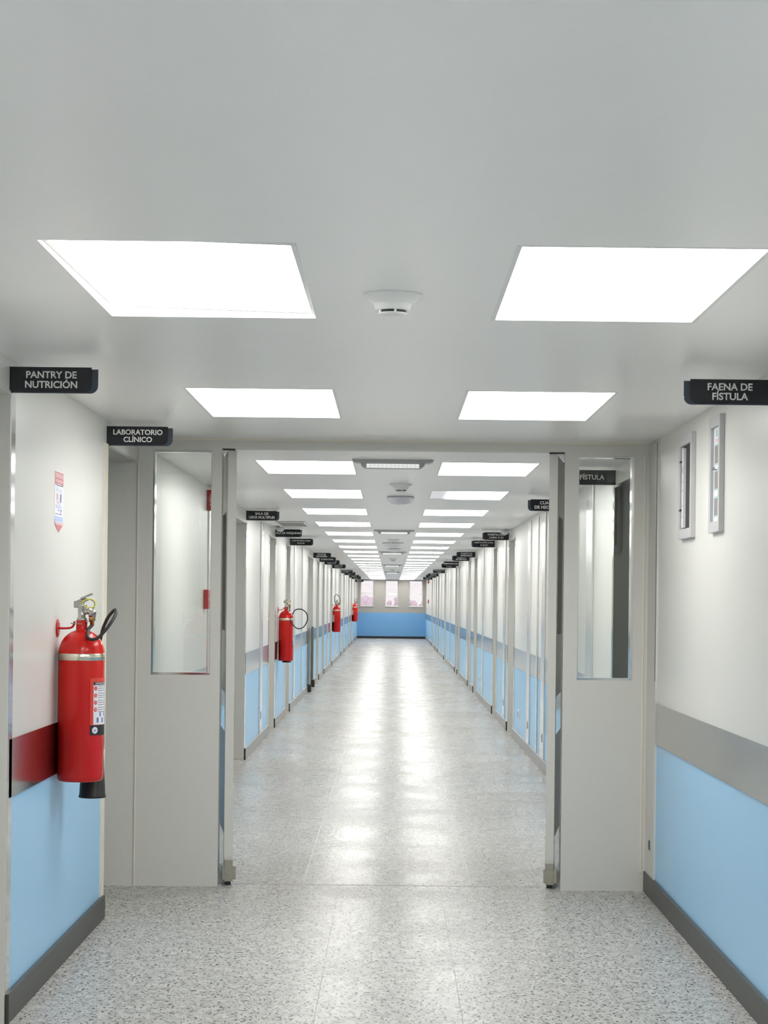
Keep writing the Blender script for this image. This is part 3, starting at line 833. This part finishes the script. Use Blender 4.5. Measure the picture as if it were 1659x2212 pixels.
for y, lab in ((26.0, 'third'), (37.6, 'fourth'), (50.0, 'fifth')): detector(y, .02, 'small white smoke detector on the corridor ceiling, %s from the camera' % lab)

def emergency(y, x, label):
    o = thing('emergency_light', label, 'emergency light', (x, y, CEIL), 'emergency lights across the ceiling')
    b = MB(); b.prism([(-.24, 0), (-.235, -.012), (-.21, -.018), (.21, -.018), (.235, -.012), (.24, 0)], -.06, .06); b.build('mounting_plate', M_ALU2, o)
    b = MB(); b.prism([(-.19, -.018), (-.185, -.036), (-.165, -.05), (.165, -.05), (.185, -.036), (.19, -.018)], -.045, .05); b.build('housing', M_ALU2, o)
    b = MB(); b.box(-.155, .155, -.05, -.045, -.048, -.026); ln = b.build('lens', M_LENS, o)
    b = MB()
    for k in range(14): b.box(-.156 + .0239 * k, -.1545 + .0239 * k, -.0515, -.05, -.048, -.026)
    b.box(-.156, .156, -.0515, -.05, -.038, -.0365); b.build('lens_grid', M_VENT, ln)
    return o
for y, x, lab in ((11.3, -.002, 'grey emergency light with white grid lens just past the door header'), (22.5, .02, 'grey emergency light on the ceiling, second beyond the doors'),
                  (32.4, .0, 'grey emergency light on the ceiling, third beyond the doors'), (44.0, .0, 'grey emergency light on the ceiling, fourth beyond the doors'), (55.0, .0, 'grey emergency light on the ceiling, farthest beyond the doors')):
    emergency(y, x, lab)
def dome(y, x, r, label):
    o = thing('ceiling_dome', label, 'dome', (x, y, CEIL), 'shallow opal domes on the ceiling')
    MB().lathe([(0, 0), (r, 0), (r * .98, -.006), (0, -.006)], 40).build('rim', M_GREYD, o)
    MB().lathe([(r * 1.02, -.006), (r * 1.01, -.018), (r * .92, -.036), (r * .7, -.054), (r * .35, -.063), (0, -.065)], 40).build('dome_cover', M_DOME, o)
dome(15.25, .062, .108, 'pale opal ceiling dome behind the second smoke detector')
dome(27.4, .01, .15, 'pale flat ceiling dome behind the third smoke detector')
dome(30.4, .03, .105, 'small pale ceiling dome just before the third emergency light')
def vent(x0, x1, y0, y1, label):
    o = thing('ceiling_vent', label, 'vent', ((x0 + x1) / 2, (y0 + y1) / 2, CEIL), 'grilles in the ceiling')
    w, l = (x1 - x0) / 2, (y1 - y0) / 2
    MB().box(-w, w, -l, l, -.004, -.001).build('backing', M_DARKHOLE, o)
    b = MB(); b.box(-w, -w + .02, -l, l, -.012, -.001); b.box(w - .02, w, -l, l, -.012, -.001); b.box(-w + .02, w - .02, -l, -l + .03, -.012, -.001); b.box(-w + .02, w - .02, l - .03, l, -.012, -.001)
    b.build('vent_frame', M_WHITE, o)
    b = MB()
    for k in range(16): b.box(-w + .02, w - .02, -l + .05 + k * (2 * l - .1) / 16, -l + .075 + k * (2 * l - .1) / 16, -.010, -.005)
    for k in range(6): b.box(-w + .05 + k * .045, -w + .056 + k * .045, -l + .03, l - .03, -.009, -.006)
    b.build('slats', M_VENT, o)
vent(-1.24, -.93, 20.3, 21.4, 'grey slatted ceiling grille above the SALA DE MÁQUINAS sign')

# ------------------------------------------------------------------ red alarms
def strobe(s, y, z, label):
    o = thing('alarm_strobe', label, 'alarm', (s * XF, y, z), 'red wall strobes')
    g = -s * .05
    MB().box(min(0, g), max(0, g), -.055, .055, 0, .15, .006).build('strobe_body', M_REDP, o)
    MB().box(min(g, g - s * .006), max(g, g - s * .006), -.03, .03, .05, .10, .003).build('strobe_lens', M_DOME, o)
    text_obj('lettering', [('FUEGO', 0, 0, .026, .01)], M_LETTER, o, lambda x, zz, d: (-s * .012 - s * .02 + zz * s, -.0555 - d, .075 + x))
def callpoint(s, y, z, label):
    o = thing('fire_call_point', label, 'alarm', (s * XF, y, z), 'red manual call points')
    g = -s * .035
    MB().box(min(0, g), max(0, g), -.06, .06, 0, .14, .004).build('call_body', M_REDP, o)
    MB().box(min(g, g - s * .012), max(g, g - s * .012), -.045, .045, .06, .075, .003).build('pull_bar', M_LETTER, o)
strobe(-1, 14.05, 2.135, 'red alarm strobe high on the wall, seen through the left glass panel')
callpoint(-1, 13.88, 1.415, 'red call point seen through the left glass panel, below the strobe')
strobe(1, 69.5, 2.13, 'tiny red alarm strobe high on the right wall by the end wall')
callpoint(1, 69.9, 1.40, 'tiny red call point low on the right wall by the end wall')

# wall sockets on the right wall
def socket(y, z, label):
    o = thing('wall_socket', label, 'socket', (XF, y, z), 'sockets on the right wall')
    MB().box(-.012, 0, -.07, .07, 0, .10, .002).build('cover_plate', M_WHITE, o)
    MB().box(-.0135, -.012, -.0, .05, .02, .08).build('outlet', M_BLACK, o)
socket(20.2, .255, 'white socket with black outlet low on the blue right wall')
socket(29.0, .26, 'small dark socket on the blue right wall, second beyond the doors')

# steel corner posts with black feet
for y, w_, lab in ((31.0, .05, 'tall grey steel corner post with black foot on the left, nearer one'), (32.86, .03, 'tall grey steel corner post with black foot on the left, farther one')):
    o = thing('corner_post', lab, 'corner guard', (-XF, y, 0), 'steel corner posts on the left wall')
    MB().box(.0, w_, -.10, .10, .10, 1.03, .004).build('post', M_JAMBST, o)
    MB().box(.0, w_ + .02, -.12, .12, 0, .12, .004).build('foot', M_RUBBER, o)
